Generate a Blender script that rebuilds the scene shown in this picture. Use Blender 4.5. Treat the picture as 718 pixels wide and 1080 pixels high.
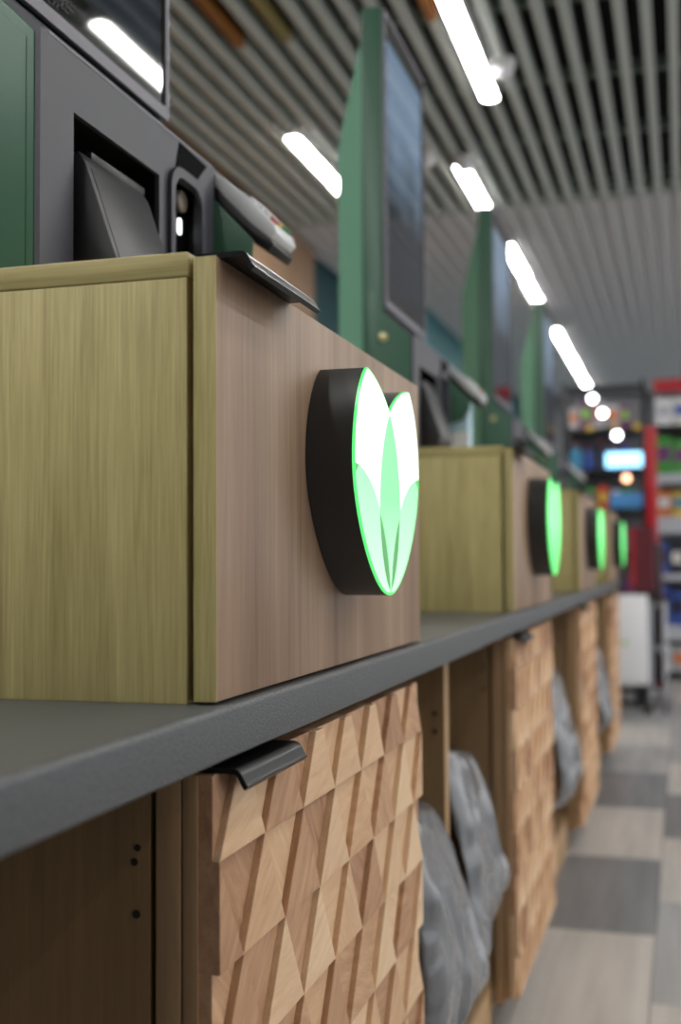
import bpy, bmesh, math, random
from mathutils import Vector, Matrix
random.seed(7)
scene = bpy.context.scene
for o in list(bpy.data.objects):
    bpy.data.objects.remove(o, do_unlink=True)
COL = scene.collection

# ------------------------------------------------------------------ camera
CAM_Z = 0.978
F_PX = 1230.0
yaw, pitch, roll = math.radians(16.416), math.radians(2.425), math.radians(0.33)
fwd = Vector((-math.sin(yaw) * math.cos(pitch), math.cos(yaw) * math.cos(pitch), math.sin(pitch)))
r0 = Vector((math.cos(yaw), math.sin(yaw), 0)); u0 = r0.cross(fwd)
rgt = r0 * math.cos(roll) - u0 * math.sin(roll); up = u0 * math.cos(roll) + r0 * math.sin(roll)
cam_data = bpy.data.cameras.new('camera'); cam = bpy.data.objects.new('camera', cam_data); COL.objects.link(cam)
M3 = Matrix((rgt, up, -fwd)).transposed()
cam.matrix_world = Matrix.Translation((0, 0, CAM_Z)) @ M3.to_4x4()
cam_data.sensor_fit = 'VERTICAL'; cam_data.sensor_height = 36.0; cam_data.sensor_width = 24.0
cam_data.lens = F_PX / 1080.0 * 36.0
cam_data.clip_start = 0.02; cam_data.clip_end = 100
cam_data.dof.use_dof = True; cam_data.dof.focus_distance = 1.05; cam_data.dof.aperture_fstop = 3.7
scene.camera = cam

# ------------------------------------------------------------------ world and exposure
w = bpy.data.worlds.new('store_ambient'); scene.world = w; w.use_nodes = True
w.node_tree.nodes['Background'].inputs['Color'].default_value = (0.96, 0.98, 1.0, 1)
w.node_tree.nodes['Background'].inputs['Strength'].default_value = 0.85
scene.view_settings.view_transform = 'Standard'; scene.view_settings.look = 'None'
scene.view_settings.exposure = 0.58; scene.view_settings.gamma = 1.0
scene.view_settings.use_curve_mapping = False
LAMP_STRENGTH = 31.0

# ------------------------------------------------------------------ helpers
def lin(c):
    return tuple(((v / 255.0) / 12.92 if v / 255.0 <= 0.04045 else ((v / 255.0 + 0.055) / 1.055) ** 2.4) for v in c)
def rgba(c): return lin(c) + (1.0,)

class NT:
    def __init__(s, name):
        s.m = bpy.data.materials.new(name); s.m.use_nodes = True
        s.t = s.m.node_tree; s.b = s.t.nodes['Principled BSDF']
    def n(s, typ, **kw):
        nd = s.t.nodes.new(typ)
        for k, v in kw.items():
            if k in nd.inputs: nd.inputs[k].default_value = v
            else: setattr(nd, k, v)
        return nd
    def l(s, a, b): s.t.links.new(a, b)

def plain(name, col, rough=0.5, metal=0.0, noise=0.0, nscale=60, bump=0.0, emit=None, estr=0.0, spec=0.5):
    q = NT(name); q.b.inputs['Roughness'].default_value = rough; q.b.inputs['Metallic'].default_value = metal
    q.b.inputs['Specular IOR Level'].default_value = spec
    tc = q.n('ShaderNodeTexCoord'); nz = q.n('ShaderNodeTexNoise', Scale=nscale, Detail=4.0)
    q.l(tc.outputs['Object'], nz.inputs['Vector'])
    mx = q.n('ShaderNodeMix', data_type='RGBA'); c = lin(col)
    k = noise if noise else 0.02
    mx.inputs[6].default_value = tuple(v * (1 - k) for v in c) + (1,)
    mx.inputs[7].default_value = tuple(min(1, v * (1 + k)) for v in c) + (1,)
    q.l(nz.outputs['Fac'], mx.inputs[0]); q.l(mx.outputs[2], q.b.inputs['Base Color'])
    if bump:
        bp = q.n('ShaderNodeBump', Strength=bump, Distance=0.002)
        q.l(nz.outputs['Fac'], bp.inputs['Height']); q.l(bp.outputs['Normal'], q.b.inputs['Normal'])
    if emit:
        q.b.inputs['Emission Color'].default_value = rgba(emit); q.b.inputs['Emission Strength'].default_value = estr
    return q.m

def wood(name, dark, light, axis='Z', rough=0.5, coarse=14.0, contrast=1.0, streak=None, wts=(0.55, 0.22, 0.27)):
    """laminate whose grain runs along one axis"""
    q = NT(name); q.b.inputs['Roughness'].default_value = rough; q.b.inputs['Specular IOR Level'].default_value = 0.35
    tc = q.n('ShaderNodeTexCoord')
    def stretched(sc, al):
        mp = q.n('ShaderNodeMapping'); v = [sc, sc, sc]; v['XYZ'.index(axis)] = al
        mp.inputs['Scale'].default_value = v; q.l(tc.outputs['Object'], mp.inputs['Vector']); return mp
    a = stretched(coarse, coarse * 0.05); n1 = q.n('ShaderNodeTexNoise', Scale=1.0, Detail=5.0, Roughness=0.6, Distortion=0.3)
    q.l(a.outputs[0], n1.inputs['Vector'])
    b = stretched(420, 12); n2 = q.n('ShaderNodeTexNoise', Scale=1.0, Detail=3.0, Roughness=0.6)
    q.l(b.outputs[0], n2.inputs['Vector'])
    c3 = stretched(130, 3.0); n3 = q.n('ShaderNodeTexNoise', Scale=1.0, Detail=4.0, Roughness=0.55)
    q.l(c3.outputs[0], n3.inputs['Vector'])
    ma = q.n('ShaderNodeMath', operation='MULTIPLY_ADD'); ma.inputs[1].default_value = wts[0]; ma.inputs[2].default_value = -0.02
    q.l(n1.outputs['Fac'], ma.inputs[0])
    mb = q.n('ShaderNodeMath', operation='MULTIPLY_ADD'); mb.inputs[1].default_value = wts[1]
    q.l(n2.outputs['Fac'], mb.inputs[0]); q.l(ma.outputs[0], mb.inputs[2])
    mc = q.n('ShaderNodeMath', operation='MULTIPLY_ADD'); mc.inputs[1].default_value = wts[2]
    q.l(n3.outputs['Fac'], mc.inputs[0]); q.l(mb.outputs[0], mc.inputs[2])
    rp = q.n('ShaderNodeValToRGB'); e = rp.color_ramp.elements
    lo, hi = 0.5 - 0.2 / contrast, 0.5 + 0.2 / contrast
    e[0].position = lo; e[0].color = rgba(dark); e[1].position = hi; e[1].color = rgba(light)
    if streak:
        el = e.new(0.5); el.color = rgba(streak)
    q.l(mc.outputs[0], rp.inputs[0]); q.l(rp.outputs[0], q.b.inputs['Base Color'])
    bp = q.n('ShaderNodeBump', Strength=0.12, Distance=0.001); q.l(n2.outputs['Fac'], bp.inputs['Height'])
    q.l(bp.outputs[0], q.b.inputs['Normal'])
    return q.m

def block_wood(name):
    """solid beech; every block gets its own tone and grain direction"""
    q = NT(name); q.b.inputs['Roughness'].default_value = 0.55; q.b.inputs['Specular IOR Level'].default_value = 0.3
    tc = q.n('ShaderNodeTexCoord'); oi = q.n('ShaderNodeObjectInfo')
    off = q.n('ShaderNodeMath', operation='MULTIPLY'); off.inputs[1].default_value = 37.0; q.l(oi.outputs['Random'], off.inputs[0])
    add = q.n('ShaderNodeVectorMath', operation='ADD'); q.l(tc.outputs['Object'], add.inputs[0])
    cmb = q.n('ShaderNodeCombineXYZ'); q.l(off.outputs[0], cmb.inputs[0]); q.l(off.outputs[0], cmb.inputs[1]); q.l(off.outputs[0], cmb.inputs[2])
    q.l(cmb.outputs[0], add.inputs[1])
    ang = q.n('ShaderNodeMath', operation='MULTIPLY'); ang.inputs[1].default_value = 23.0; q.l(oi.outputs['Random'], ang.inputs[0])
    an2 = q.n('ShaderNodeMath', operation='SINE'); q.l(ang.outputs[0], an2.inputs[0])
    vr = q.n('ShaderNodeVectorRotate', rotation_type='X_AXIS'); q.l(tc.outputs['Object'], vr.inputs['Vector']); q.l(an2.outputs[0], vr.inputs['Angle'])
    ad2 = q.n('ShaderNodeVectorMath', operation='ADD'); q.l(vr.outputs[0], ad2.inputs[0]); q.l(cmb.outputs[0], ad2.inputs[1])
    def st(v):
        mp = q.n('ShaderNodeMapping'); mp.inputs['Scale'].default_value = v; q.l(ad2.outputs[0], mp.inputs['Vector']); return mp
    n1 = q.n('ShaderNodeTexNoise', Scale=1.0, Detail=4.0, Distortion=0.4); q.l(st((90, 14, 90)).outputs[0], n1.inputs['Vector'])
    n2 = q.n('ShaderNodeTexNoise', Scale=1.0, Detail=3.0); q.l(st((600, 45, 600)).outputs[0], n2.inputs['Vector'])
    s = q.n('ShaderNodeMath', operation='MULTIPLY_ADD'); s.inputs[1].default_value = 0.45; q.l(n1.outputs['Fac'], s.inputs[0])
    s2 = q.n('ShaderNodeMath', operation='MULTIPLY_ADD'); s2.inputs[1].default_value = 0.2; s2.inputs[2].default_value = -0.07
    q.l(n2.outputs['Fac'], s2.inputs[0]); q.l(s2.outputs[0], s.inputs[2])
    s3 = q.n('ShaderNodeMath', operation='MULTIPLY_ADD'); s3.inputs[1].default_value = 0.5
    q.l(oi.outputs['Random'], s3.inputs[0]); q.l(s.outputs[0], s3.inputs[2])
    rp = q.n('ShaderNodeValToRGB'); e = rp.color_ramp.elements
    e[0].position = 0.2; e[0].color = rgba((150, 108, 80)); e[1].position = 0.82; e[1].color = rgba((222, 192, 156))
    m = e.new(0.5); m.color = rgba((198, 158, 122))
    q.l(s3.outputs[0], rp.inputs[0]); q.l(rp.outputs[0], q.b.inputs['Base Color'])
    bp = q.n('ShaderNodeBump', Strength=0.25, Distance=0.001); q.l(n2.outputs['Fac'], bp.inputs['Height']); q.l(bp.outputs[0], q.b.inputs['Normal'])
    return q.m

def speckle(name, col, col2, rough, scale=900, bump=0.3):
    q = NT(name); q.b.inputs['Roughness'].default_value = rough
    tc = q.n('ShaderNodeTexCoord'); nz = q.n('ShaderNodeTexNoise', Scale=scale, Detail=2.0); q.l(tc.outputs['Object'], nz.inputs['Vector'])
    rp = q.n('ShaderNodeValToRGB'); e = rp.color_ramp.elements
    e[0].position = 0.35; e[0].color = rgba(col); e[1].position = 0.7; e[1].color = rgba(col2)
    q.l(nz.outputs['Fac'], rp.inputs[0]); q.l(rp.outputs[0], q.b.inputs['Base Color'])
    bp = q.n('ShaderNodeBump', Strength=bump, Distance=0.0006); q.l(nz.outputs['Fac'], bp.inputs['Height']); q.l(bp.outputs[0], q.b.inputs['Normal'])
    return q.m

def tilemat(name, a, b):
    q = NT(name); q.b.inputs['Roughness'].default_value = 0.38
    tc = q.n('ShaderNodeTexCoord'); mp = q.n('ShaderNodeMapping'); mp.inputs['Scale'].default_value = (22, 1.6, 1)
    nz = q.n('ShaderNodeTexNoise', Scale=1.0, Detail=5.0); q.l(tc.outputs['Object'], mp.inputs[0]); q.l(mp.outputs[0], nz.inputs['Vector'])
    rp = q.n('ShaderNodeValToRGB'); e = rp.color_ramp.elements
    e[0].position = 0.3; e[0].color = rgba(a); e[1].position = 0.7; e[1].color = rgba(b)
    q.l(nz.outputs['Fac'], rp.inputs[0]); q.l(rp.outputs[0], q.b.inputs['Base Color'])
    return q.m

def emission(name, col, st):
    q = NT(name); q.b.inputs['Base Color'].default_value = rgba(tuple(v * 0.6 for v in col)); q.b.inputs['Roughness'].default_value = 0.25
    q.b.inputs['Emission Color'].default_value = rgba(col); q.b.inputs['Emission Strength'].default_value = st
    return q.m

def petal_emission(name, lowcol, highcol, z0, z1, st):
    """backlit acrylic: colour print fades from low to high along the height"""
    q = NT(name); q.b.inputs['Roughness'].default_value = 0.2
    tc = q.n('ShaderNodeTexCoord'); sp = q.n('ShaderNodeSeparateXYZ'); q.l(tc.outputs['Object'], sp.inputs[0])
    mr = q.n('ShaderNodeMapRange'); mr.inputs[1].default_value = z0; mr.inputs[2].default_value = z1; q.l(sp.outputs[2], mr.inputs[0])
    mx = q.n('ShaderNodeMix', data_type='RGBA'); mx.inputs[6].default_value = rgba(lowcol); mx.inputs[7].default_value = rgba(highcol)
    q.l(mr.outputs[0], mx.inputs[0]); q.l(mx.outputs[2], q.b.inputs['Emission Color']); q.l(mx.outputs[2], q.b.inputs['Base Color'])
    q.b.inputs['Emission Strength'].default_value = st
    return q.m

def screen_mat(name):
    '''switched-on display: dim blue-grey picture, brighter towards its top'''
    q = NT(name); q.b.inputs['Base Color'].default_value = (0.004, 0.005, 0.006, 1); q.b.inputs['Roughness'].default_value = 0.03
    tc = q.n('ShaderNodeTexCoord'); sp = q.n('ShaderNodeSeparateXYZ'); q.l(tc.outputs['Object'], sp.inputs[0])
    nz = q.n('ShaderNodeTexNoise', Scale=7.0, Detail=3.0); q.l(tc.outputs['Object'], nz.inputs['Vector'])
    ad = q.n('ShaderNodeMath', operation='MULTIPLY_ADD'); ad.inputs[1].default_value = 0.3; q.l(nz.outputs['Fac'], ad.inputs[0]); q.l(sp.outputs[2], ad.inputs[2])
    rp = q.n('ShaderNodeValToRGB'); e = rp.color_ramp.elements; e[0].position = 0.72; e[0].color = (0.008, 0.011, 0.016, 1); e[1].position = 0.98; e[1].color = (0.12, 0.17, 0.235, 1)
    q.l(ad.outputs[0], rp.inputs[0]); q.l(rp.outputs[0], q.b.inputs['Emission Color']); q.b.inputs['Emission Strength'].default_value = 0.9
    return q.m
def film(name, a, b):
    q = NT(name); q.b.inputs['Roughness'].default_value = 0.24; q.b.inputs['Specular IOR Level'].default_value = 0.8; q.b.inputs['Coat Weight'].default_value = 0.4; q.b.inputs['Coat Roughness'].default_value = 0.15
    tc = q.n('ShaderNodeTexCoord'); mp = q.n('ShaderNodeMapping'); mp.inputs['Scale'].default_value = (1, 1, 0.45); q.l(tc.outputs['Object'], mp.inputs[0])
    n1 = q.n('ShaderNodeTexNoise', Scale=16.0, Detail=3.0, Roughness=0.5, Distortion=1.6); q.l(mp.outputs[0], n1.inputs['Vector'])
    vo = q.n('ShaderNodeTexVoronoi', Scale=17.0, feature='SMOOTH_F1'); q.l(mp.outputs[0], vo.inputs['Vector'])
    ad = q.n('ShaderNodeMath', operation='ADD'); q.l(n1.outputs['Fac'], ad.inputs[0]); q.l(vo.outputs['Distance'], ad.inputs[1])
    rp = q.n('ShaderNodeValToRGB'); e = rp.color_ramp.elements; e[0].position = 0.3; e[0].color = rgba(a); e[1].position = 0.75; e[1].color = rgba(b)
    q.l(n1.outputs['Fac'], rp.inputs[0]); q.l(rp.outputs[0], q.b.inputs['Base Color'])
    bp = q.n('ShaderNodeBump', Strength=0.35, Distance=0.01); q.l(ad.outputs[0], bp.inputs['Height']); q.l(bp.outputs[0], q.b.inputs['Normal'])
    return q.m

MAT = {}
MAT['oak'] = wood('oak_laminate', (132, 119, 68), (204, 190, 134), 'Z', 0.5, 16, 1.1, None, (0.45, 0.36, 0.2))  # olive tone on box sides and panel edges, fronts are pinkish brown
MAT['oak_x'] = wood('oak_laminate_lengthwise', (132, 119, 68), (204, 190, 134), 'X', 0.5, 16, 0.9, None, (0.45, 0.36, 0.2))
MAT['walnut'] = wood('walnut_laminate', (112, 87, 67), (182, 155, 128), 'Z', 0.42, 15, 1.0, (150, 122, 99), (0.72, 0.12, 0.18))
MAT['carcass'] = wood('brown_carcass_board', (98, 74, 48), (142, 112, 74), 'Z', 0.55, 16, 0.9)
MAT['carcass_edge'] = wood('carcass_edge_band', (148, 114, 76), (188, 154, 112), 'Z', 0.55, 16, 0.9)
MAT['block'] = block_wood('beech_block')
MAT['doorboard'] = wood('door_board', (138, 106, 74), (182, 148, 110), 'Z', 0.55, 16, 0.9)
MAT['worktop'] = speckle('worktop_graphite', (38, 39, 40), (98, 100, 102), 0.36, 560, 0.9)
MAT['black'] = plain('black_metal', (7, 7, 8), 0.3, 0.0, 0.1, spec=0.28)
MAT['housing'] = plain('sign_housing_black', (50, 50, 49), 0.5, 0.0, 0.06)
MAT['green'] = plain('green_paint', (58, 95, 76), 0.42, 0.0, 0.04, 30)
MAT['greenlight'] = plain('green_rear_cover', (118, 172, 146), 0.42, 0.0, 0.04, 30)  # green paint again, light on the rear cover put into its colour
MAT['body'] = plain('graphite_plastic', (59, 59, 67), 0.5, 0.0, 0.05, 40)
MAT['bezel'] = plain('monitor_bezel_grey', (104, 101, 110), 0.45, 0.0, 0.04)
MAT['glass'] = plain('screen_glass', (10, 11, 13), 0.03, 0.0, 0.1, spec=0.9)
MAT['screen'] = screen_mat('kiosk_display')
MAT['blackplastic'] = plain('black_plastic', (16, 16, 17), 0.4, 0.0, 0.1, 200, 0.1, spec=0.35)
MAT['chute'] = plain('charcoal_plastic', (38, 38, 42), 0.36, 0.0, 0.12, 900, 0.15)
MAT['void'] = plain('dark_interior', (9, 9, 10), 0.8)
MAT['brass'] = plain('lock_brass', (190, 180, 130), 0.35, 0.6)
MAT['termgrey'] = plain('terminal_grey', (205, 207, 211), 0.35)
MAT['keyred'] = plain('key_red', (190, 50, 45), 0.4); MAT['keyyellow'] = plain('key_yellow', (215, 175, 50), 0.4)
MAT['keygreen'] = plain('key_green', (60, 140, 80), 0.4); MAT['keywhite'] = plain('key_white', (215, 215, 215), 0.4)
MAT['bag'] = film('grey_plastic_film', (92, 93, 97), (112, 113, 117))
MAT['slat'] = plain('slat_white_grey', (198, 204, 200), 0.5, 0.0, 0.03)
MAT['slat_brown'] = plain('slat_brown', (150, 96, 34), 0.5); MAT['slat_olive'] = plain('slat_olive', (150, 138, 88), 0.5)
MAT['rail'] = plain('carrier_rail', (110, 122, 112), 0.5)
MAT['plenum'] = plain('plenum_black', (12, 12, 12), 0.9)
MAT['grid'] = plain('grid_ceiling_grey', (236, 236, 238), 0.5)
MAT['lamp'] = emission('lamp_diffuser', (255, 253, 248), LAMP_STRENGTH)
MAT['lamphouse'] = plain('lamp_housing_white', (225, 225, 225), 0.4)
MAT['teal'] = plain('teal_wall_paint', (62, 112, 118), 0.7, 0, 0.05, 3)
MAT['tealdark'] = plain('dark_teal_wall_paint', (36, 74, 80), 0.7, 0, 0.05, 3)
MAT['tanwood'] = wood('tan_wood_cladding', (136, 106, 82), (166, 134, 106), 'Z', 0.55, 8)
MAT['greywall'] = plain('grey_wall_paint', (120, 120, 124), 0.7, 0, 0.05, 3)
MAT['tile_a'] = tilemat('floor_tile_light', (166, 161, 156), (192, 186, 180))
MAT['tile_b'] = tilemat('floor_tile_dark', (104, 104, 106), (126, 126, 128))
MAT['tile_c'] = tilemat('floor_tile_mid', (140, 140, 141), (164, 163, 163))
MAT['grout'] = plain('floor_base', (92, 92, 92), 0.7)
MAT['white'] = plain('white_enamel', (232, 232, 236), 0.35)
MAT['steel'] = plain('chrome_steel', (190, 192, 196), 0.25, 0.8)
MAT['blacksteel'] = plain('black_steel', (28, 28, 31), 0.4)
MAT['shelfwhite'] = plain('shelf_white', (205, 207, 214), 0.4)
MAT['red'] = plain('red_panel', (186, 30, 44), 0.4); MAT['maroon'] = plain('maroon_panel', (92, 22, 36), 0.45)
MAT['cyanlight'] = emission('cyan_light_box', (150, 215, 255), 2.2)
MAT['bluepanel'] = plain('blue_panel', (70, 130, 185), 0.4, emit=(70, 130, 185), estr=0.25)
MAT['spot'] = emission('spot_lamp_face', (250, 250, 255), 9.0); MAT['spotwarm'] = emission('warm_spot_face', (255, 180, 140), 4.0)
MAT['paleblue'] = plain('pale_blue_card', (178, 208, 224), 0.5)
COLNAME = ['red', 'cream', 'green', 'orange', 'yellow', 'blue', 'purple', 'white', 'light blue', 'dark navy', 'lime', 'silver grey']
ORDN = ['first', 'second', 'third', 'fourth', 'fifth', 'sixth', 'seventh', 'eighth', 'ninth']
PRODUCTS = [(214, 70, 60), (232, 228, 222), (72, 160, 62), (228, 130, 60), (236, 200, 70), (60, 90, 170), (120, 60, 120), (238, 238, 240), (70, 150, 190), (40, 44, 60), (150, 205, 90), (190, 190, 196)]
for i, c in enumerate(PRODUCTS): MAT['prod%d' % i] = plain('packaging_%d' % i, c, 0.4, 0, 0.2, 14)

# --- object helpers; verts are world coordinates, stored relative to the root of the thing
def root_of(o):
    while o.parent: o = o.parent
    return o
def mesh(name, verts, faces, mat, parent=None, loc=None, smooth=False, bevel=0.0, seg=2):
    base = Vector(root_of(parent).location) if parent else Vector(loc if loc else (0, 0, 0))
    me = bpy.data.meshes.new(name); me.from_pydata([tuple(Vector(v) - base) for v in verts], [], faces)
    bm = bmesh.new(); bm.from_mesh(me)
    bmesh.ops.recalc_face_normals(bm, faces=bm.faces)
    if bevel:
        es = [e for e in bm.edges if len(e.link_faces) == 2 and e.calc_face_angle(0) > 0.5]
        bmesh.ops.bevel(bm, geom=es, offset=bevel, segments=seg, affect='EDGES', profile=0.5)
    bm.to_mesh(me); bm.free()
    me.materials.append(MAT[mat] if isinstance(mat, str) else mat)
    if smooth or bevel:
        for p in me.polygons: p.use_smooth = True
        if hasattr(me, 'set_sharp_from_angle'): me.set_sharp_from_angle(angle=math.radians(35))
    o = bpy.data.objects.new(name, me); COL.objects.link(o)
    if parent: o.parent = parent
    else: o.location = base
    return o
def tag(o, label=None, cat=None, group=None, kind=None):
    if label: o['label'] = label
    if cat: o['category'] = cat
    if group: o['group'] = group
    if kind: o['kind'] = kind
    return o
def thing(name, loc, label, cat, group=None):
    o = bpy.data.objects.new(name, None); COL.objects.link(o); o.location = loc; o.empty_display_size = 0.05
    return tag(o, label, cat, group)
def boxv(x0, x1, y0, y1, z0, z1):
    v = [(x, y, z) for x in (x0, x1) for y in (y0, y1) for z in (z0, z1)]
    f = [(0, 1, 3, 2), (4, 6, 7, 5), (0, 4, 5, 1), (2, 3, 7, 6), (0, 2, 6, 4), (1, 5, 7, 3)]
    return v, f
def box(name, x0, x1, y0, y1, z0, z1, mat, parent=None, bevel=0.0, loc=None, seg=2):
    v, f = boxv(x0, x1, y0, y1, z0, z1)
    if not parent and loc is None: loc = ((x0 + x1) / 2, (y0 + y1) / 2, z0)
    return mesh(name, v, f, mat, parent, loc, bevel=bevel, seg=seg)
def prism(poly, axis, a, b):
    """polygon in the two other axes extruded along axis from a to b"""
    n = len(poly)
    def mk(p, t):
        if axis == 'Y': return (p[0], t, p[1])
        if axis == 'X': return (t, p[0], p[1])
        return (p[0], p[1], t)
    v = [mk(p, a) for p in poly] + [mk(p, b) for p in poly]
    f = [tuple(range(n)), tuple(range(2 * n - 1, n - 1, -1))] + [(i, (i + 1) % n, n + (i + 1) % n, n + i) for i in range(n)]
    return v, f
def multi(parts):
    V, Fc = [], []
    for v, f in parts:
        k = len(V); V += list(v); Fc += [tuple(i + k for i in q) for q in f]
    return V, Fc
def tube(p, q, r, n=10):
    p, q = Vector(p), Vector(q); d = (q - p).normalized()
    a = d.orthogonal().normalized(); b = d.cross(a)
    ring = [a * math.cos(2 * math.pi * i / n) * r + b * math.sin(2 * math.pi * i / n) * r for i in range(n)]
    v = [tuple(p + k) for k in ring] + [tuple(q + k) for k in ring]
    f = [tuple(range(n)), tuple(range(2 * n - 1, n - 1, -1))] + [(i, (i + 1) % n, n + (i + 1) % n, n + i) for i in range(n)]
    return v, f
def rrect(u0, u1, v0, v1, r, n=5):
    pts = []
    for cx, cy, a0 in ((u1 - r, v1 - r, 0), (u0 + r, v1 - r, 90), (u0 + r, v0 + r, 180), (u1 - r, v0 + r, 270)):
        for i in range(n + 1):
            a = math.radians(a0 + 90 * i / n); pts.append((cx + r * math.cos(a), cy + r * math.sin(a)))
    return pts
def ringprism(outer, inner, axis, a, b):
    n = len(outer)
    def mk(p, t): return (t, p[0], p[1]) if axis == 'X' else (p[0], t, p[1])
    v = [mk(p, a) for p in outer] + [mk(p, a) for p in inner] + [mk(p, b) for p in outer] + [mk(p, b) for p in inner]
    f = []
    for i in range(n):
        j = (i + 1) % n
        f += [(i, j, n + j, n + i), (2 * n + i, 3 * n + i, 3 * n + j, 2 * n + j), (i, 2 * n + i, 2 * n + j, j), (n + i, n + j, 3 * n + j, 3 * n + i)]
    return v, f
def lathe(center, axis, prof, n=16):
    """prof: (distance along axis, radius)"""
    c = Vector(center); d = Vector(axis).normalized(); a = d.orthogonal().normalized(); b = d.cross(a)
    v, f = [], []
    for t, r in prof:
        for i in range(n):
            g = 2 * math.pi * i / n; v.append(tuple(c + d * t + (a * math.cos(g) + b * math.sin(g)) * r))
    for k in range(len(prof) - 1):
        for i in range(n):
            j = (i + 1) % n; f.append((k * n + i, k * n + j, (k + 1) * n + j, (k + 1) * n + i))
    f.append(tuple(range(n))); f.append(tuple(range((len(prof) - 1) * n, len(prof) * n)))
    return v, f

PITCH = 1.6                     # distance between checkout units along the counter
Y0 = 0.82                       # near side of the first unit
UW = 0.705
ORD = ['nearest', 'second', 'third', 'farthest']

# ================================================================== SETTING
# ---- floor with separate tiles
fl = box('floor', -2.6, 4.2, -2.0, 15.0, -0.06, -0.004, 'grout'); tag(fl, kind='structure')
tw, tl = 0.4, 0.795
tile_me = {}
for k in 'abc':
    v, f = boxv(0.0015, tw - 0.0015, 0.0015, tl - 0.0015, -0.004, 0.0)
    me = bpy.data.meshes.new('tile_' + k); me.from_pydata(v, [], f); me.materials.append(MAT['tile_' + k]); tile_me[k] = me
rt = random.Random(3)
fixed = {(-1, 0): 'a', (-1, 1): 'b', (-1, 2): 'a', (-1, 3): 'b', (-1, 4): 'c', (-1, 5): 'a', (0, 1): 'a', (0, 2): 'b', (0, 0): 'c', (0, 3): 'a', (0, -1): 'a'}
for i in range(-4, 4):
    xo = -0.09 + i * tw
    ys = 2.387 if i % 2 else 2.705
    for j in range(-3, 12):
        k = fixed.get((i, j), rt.choice('aabcc'))
        o = bpy.data.objects.new('tile', tile_me[k]); COL.objects.link(o); o.parent = fl
        o.location = Vector((xo, ys + j * tl, 0)) - fl.location

# ---- ceiling
ce = box('ceiling', -2.6, 4.2, -2.0, 15.0, 3.50, 3.56, 'plenum'); tag(ce, kind='structure')
SLAT_END = 6.88
def slat_mesh(y0, y1, mat):
    # U-shaped slat profile, hollow from above
    prof = [(-0.02, 0.06), (-0.02, 0.002), (-0.018, 0), (0.018, 0), (0.02, 0.002), (0.02, 0.06), (0.0185, 0.06), (0.0185, 0.003), (-0.0185, 0.003), (-0.0185, 0.06)]
    v, f = prism(prof, 'Y', y0, y1)
    me = bpy.data.meshes.new('slat'); me.from_pydata(v, [], f)
    bm = bmesh.new(); bm.from_mesh(me); bmesh.ops.recalc_face_normals(bm, faces=bm.faces); bm.to_mesh(me); bm.free()
    me.materials.append(MAT[mat]); return me
full = slat_mesh(-2.0, SLAT_END, 'slat'); rest = slat_mesh(4.39, SLAT_END, 'slat'); fore = slat_mesh(-2.0, 3.4, 'slat')
brown = slat_mesh(3.4, 4.385, 'slat_brown'); olive = slat_mesh(3.4, 4.395, 'slat_olive')
def put(me, x, name='slat'):
    o = bpy.data.objects.new(name, me); COL.objects.link(o); o.parent = ce; o.location = Vector((x, 0, 3.08)) - ce.location; return o
for i in range(-24, 32):
    x = -0.008 + 0.1 * i
    if i in (-17, -15, -9):
        put(fore, x); put(rest, x); put(olive if i == -15 else brown, x)
    else: put(full, x)
for y in [-1.5 + 0.75 * i for i in range(12)]:
    v, f = multi([boxv(-2.4, 3.2, y - 0.02, y + 0.02, 3.142, 3.147), boxv(-2.4, 3.2, y - 0.02, y - 0.017, 3.147, 3.19), boxv(-2.4, 3.2, y + 0.017, y + 0.02, 3.147, 3.19)])
    mesh('carrier_rail', v, f, 'rail', ce)
gp = []
n = int((15.0 - SLAT_END) / 0.1)
for i in range(n + 1):
    y = SLAT_END + 0.01 + i * 0.1; gp.append(boxv(-2.4, 3.2, y, y + 0.013, 3.08, 3.115))
for i in range(56):
    x = -2.4 + 0.1 * i; gp.append(boxv(x, x + 0.013, SLAT_END + 0.01, 15.0, 3.0803, 3.115))
v, f = multi(gp); tag(mesh('ceiling_grid', v, f, 'grid', ce), kind='stuff')
tag(box('trim_1', -2.4, 3.2, SLAT_END - 0.012, SLAT_END + 0.006, 3.075, 3.15, 'slat'), kind='structure')

# ---- walls
tag(box('wall_left', -2.6, -2.46, -2.0, 15.0, 0, 3.5, 'tealdark'), kind='structure')
pier = box('wall_cladding', -2.459, -2.38, 2.0, 7.48, 0, 3.5, 'tanwood'); pier.name = 'trim_2'; tag(pier, kind='structure')
tag(box('wall_recess', -2.459, -2.02, 9.1, 15.0, 0, 3.5, 'teal'), kind='structure')
tag(box('wall_front', -2.6, 4.2, -2.1, -2.0, 0, 3.5, 'greywall'), kind='structure')  # unseen wall added behind the camera to block ambient light
tag(box('wall_back', -2.6, 4.2, 15.0, 15.1, 0, 3.5, 'greywall'), kind='structure')

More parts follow.
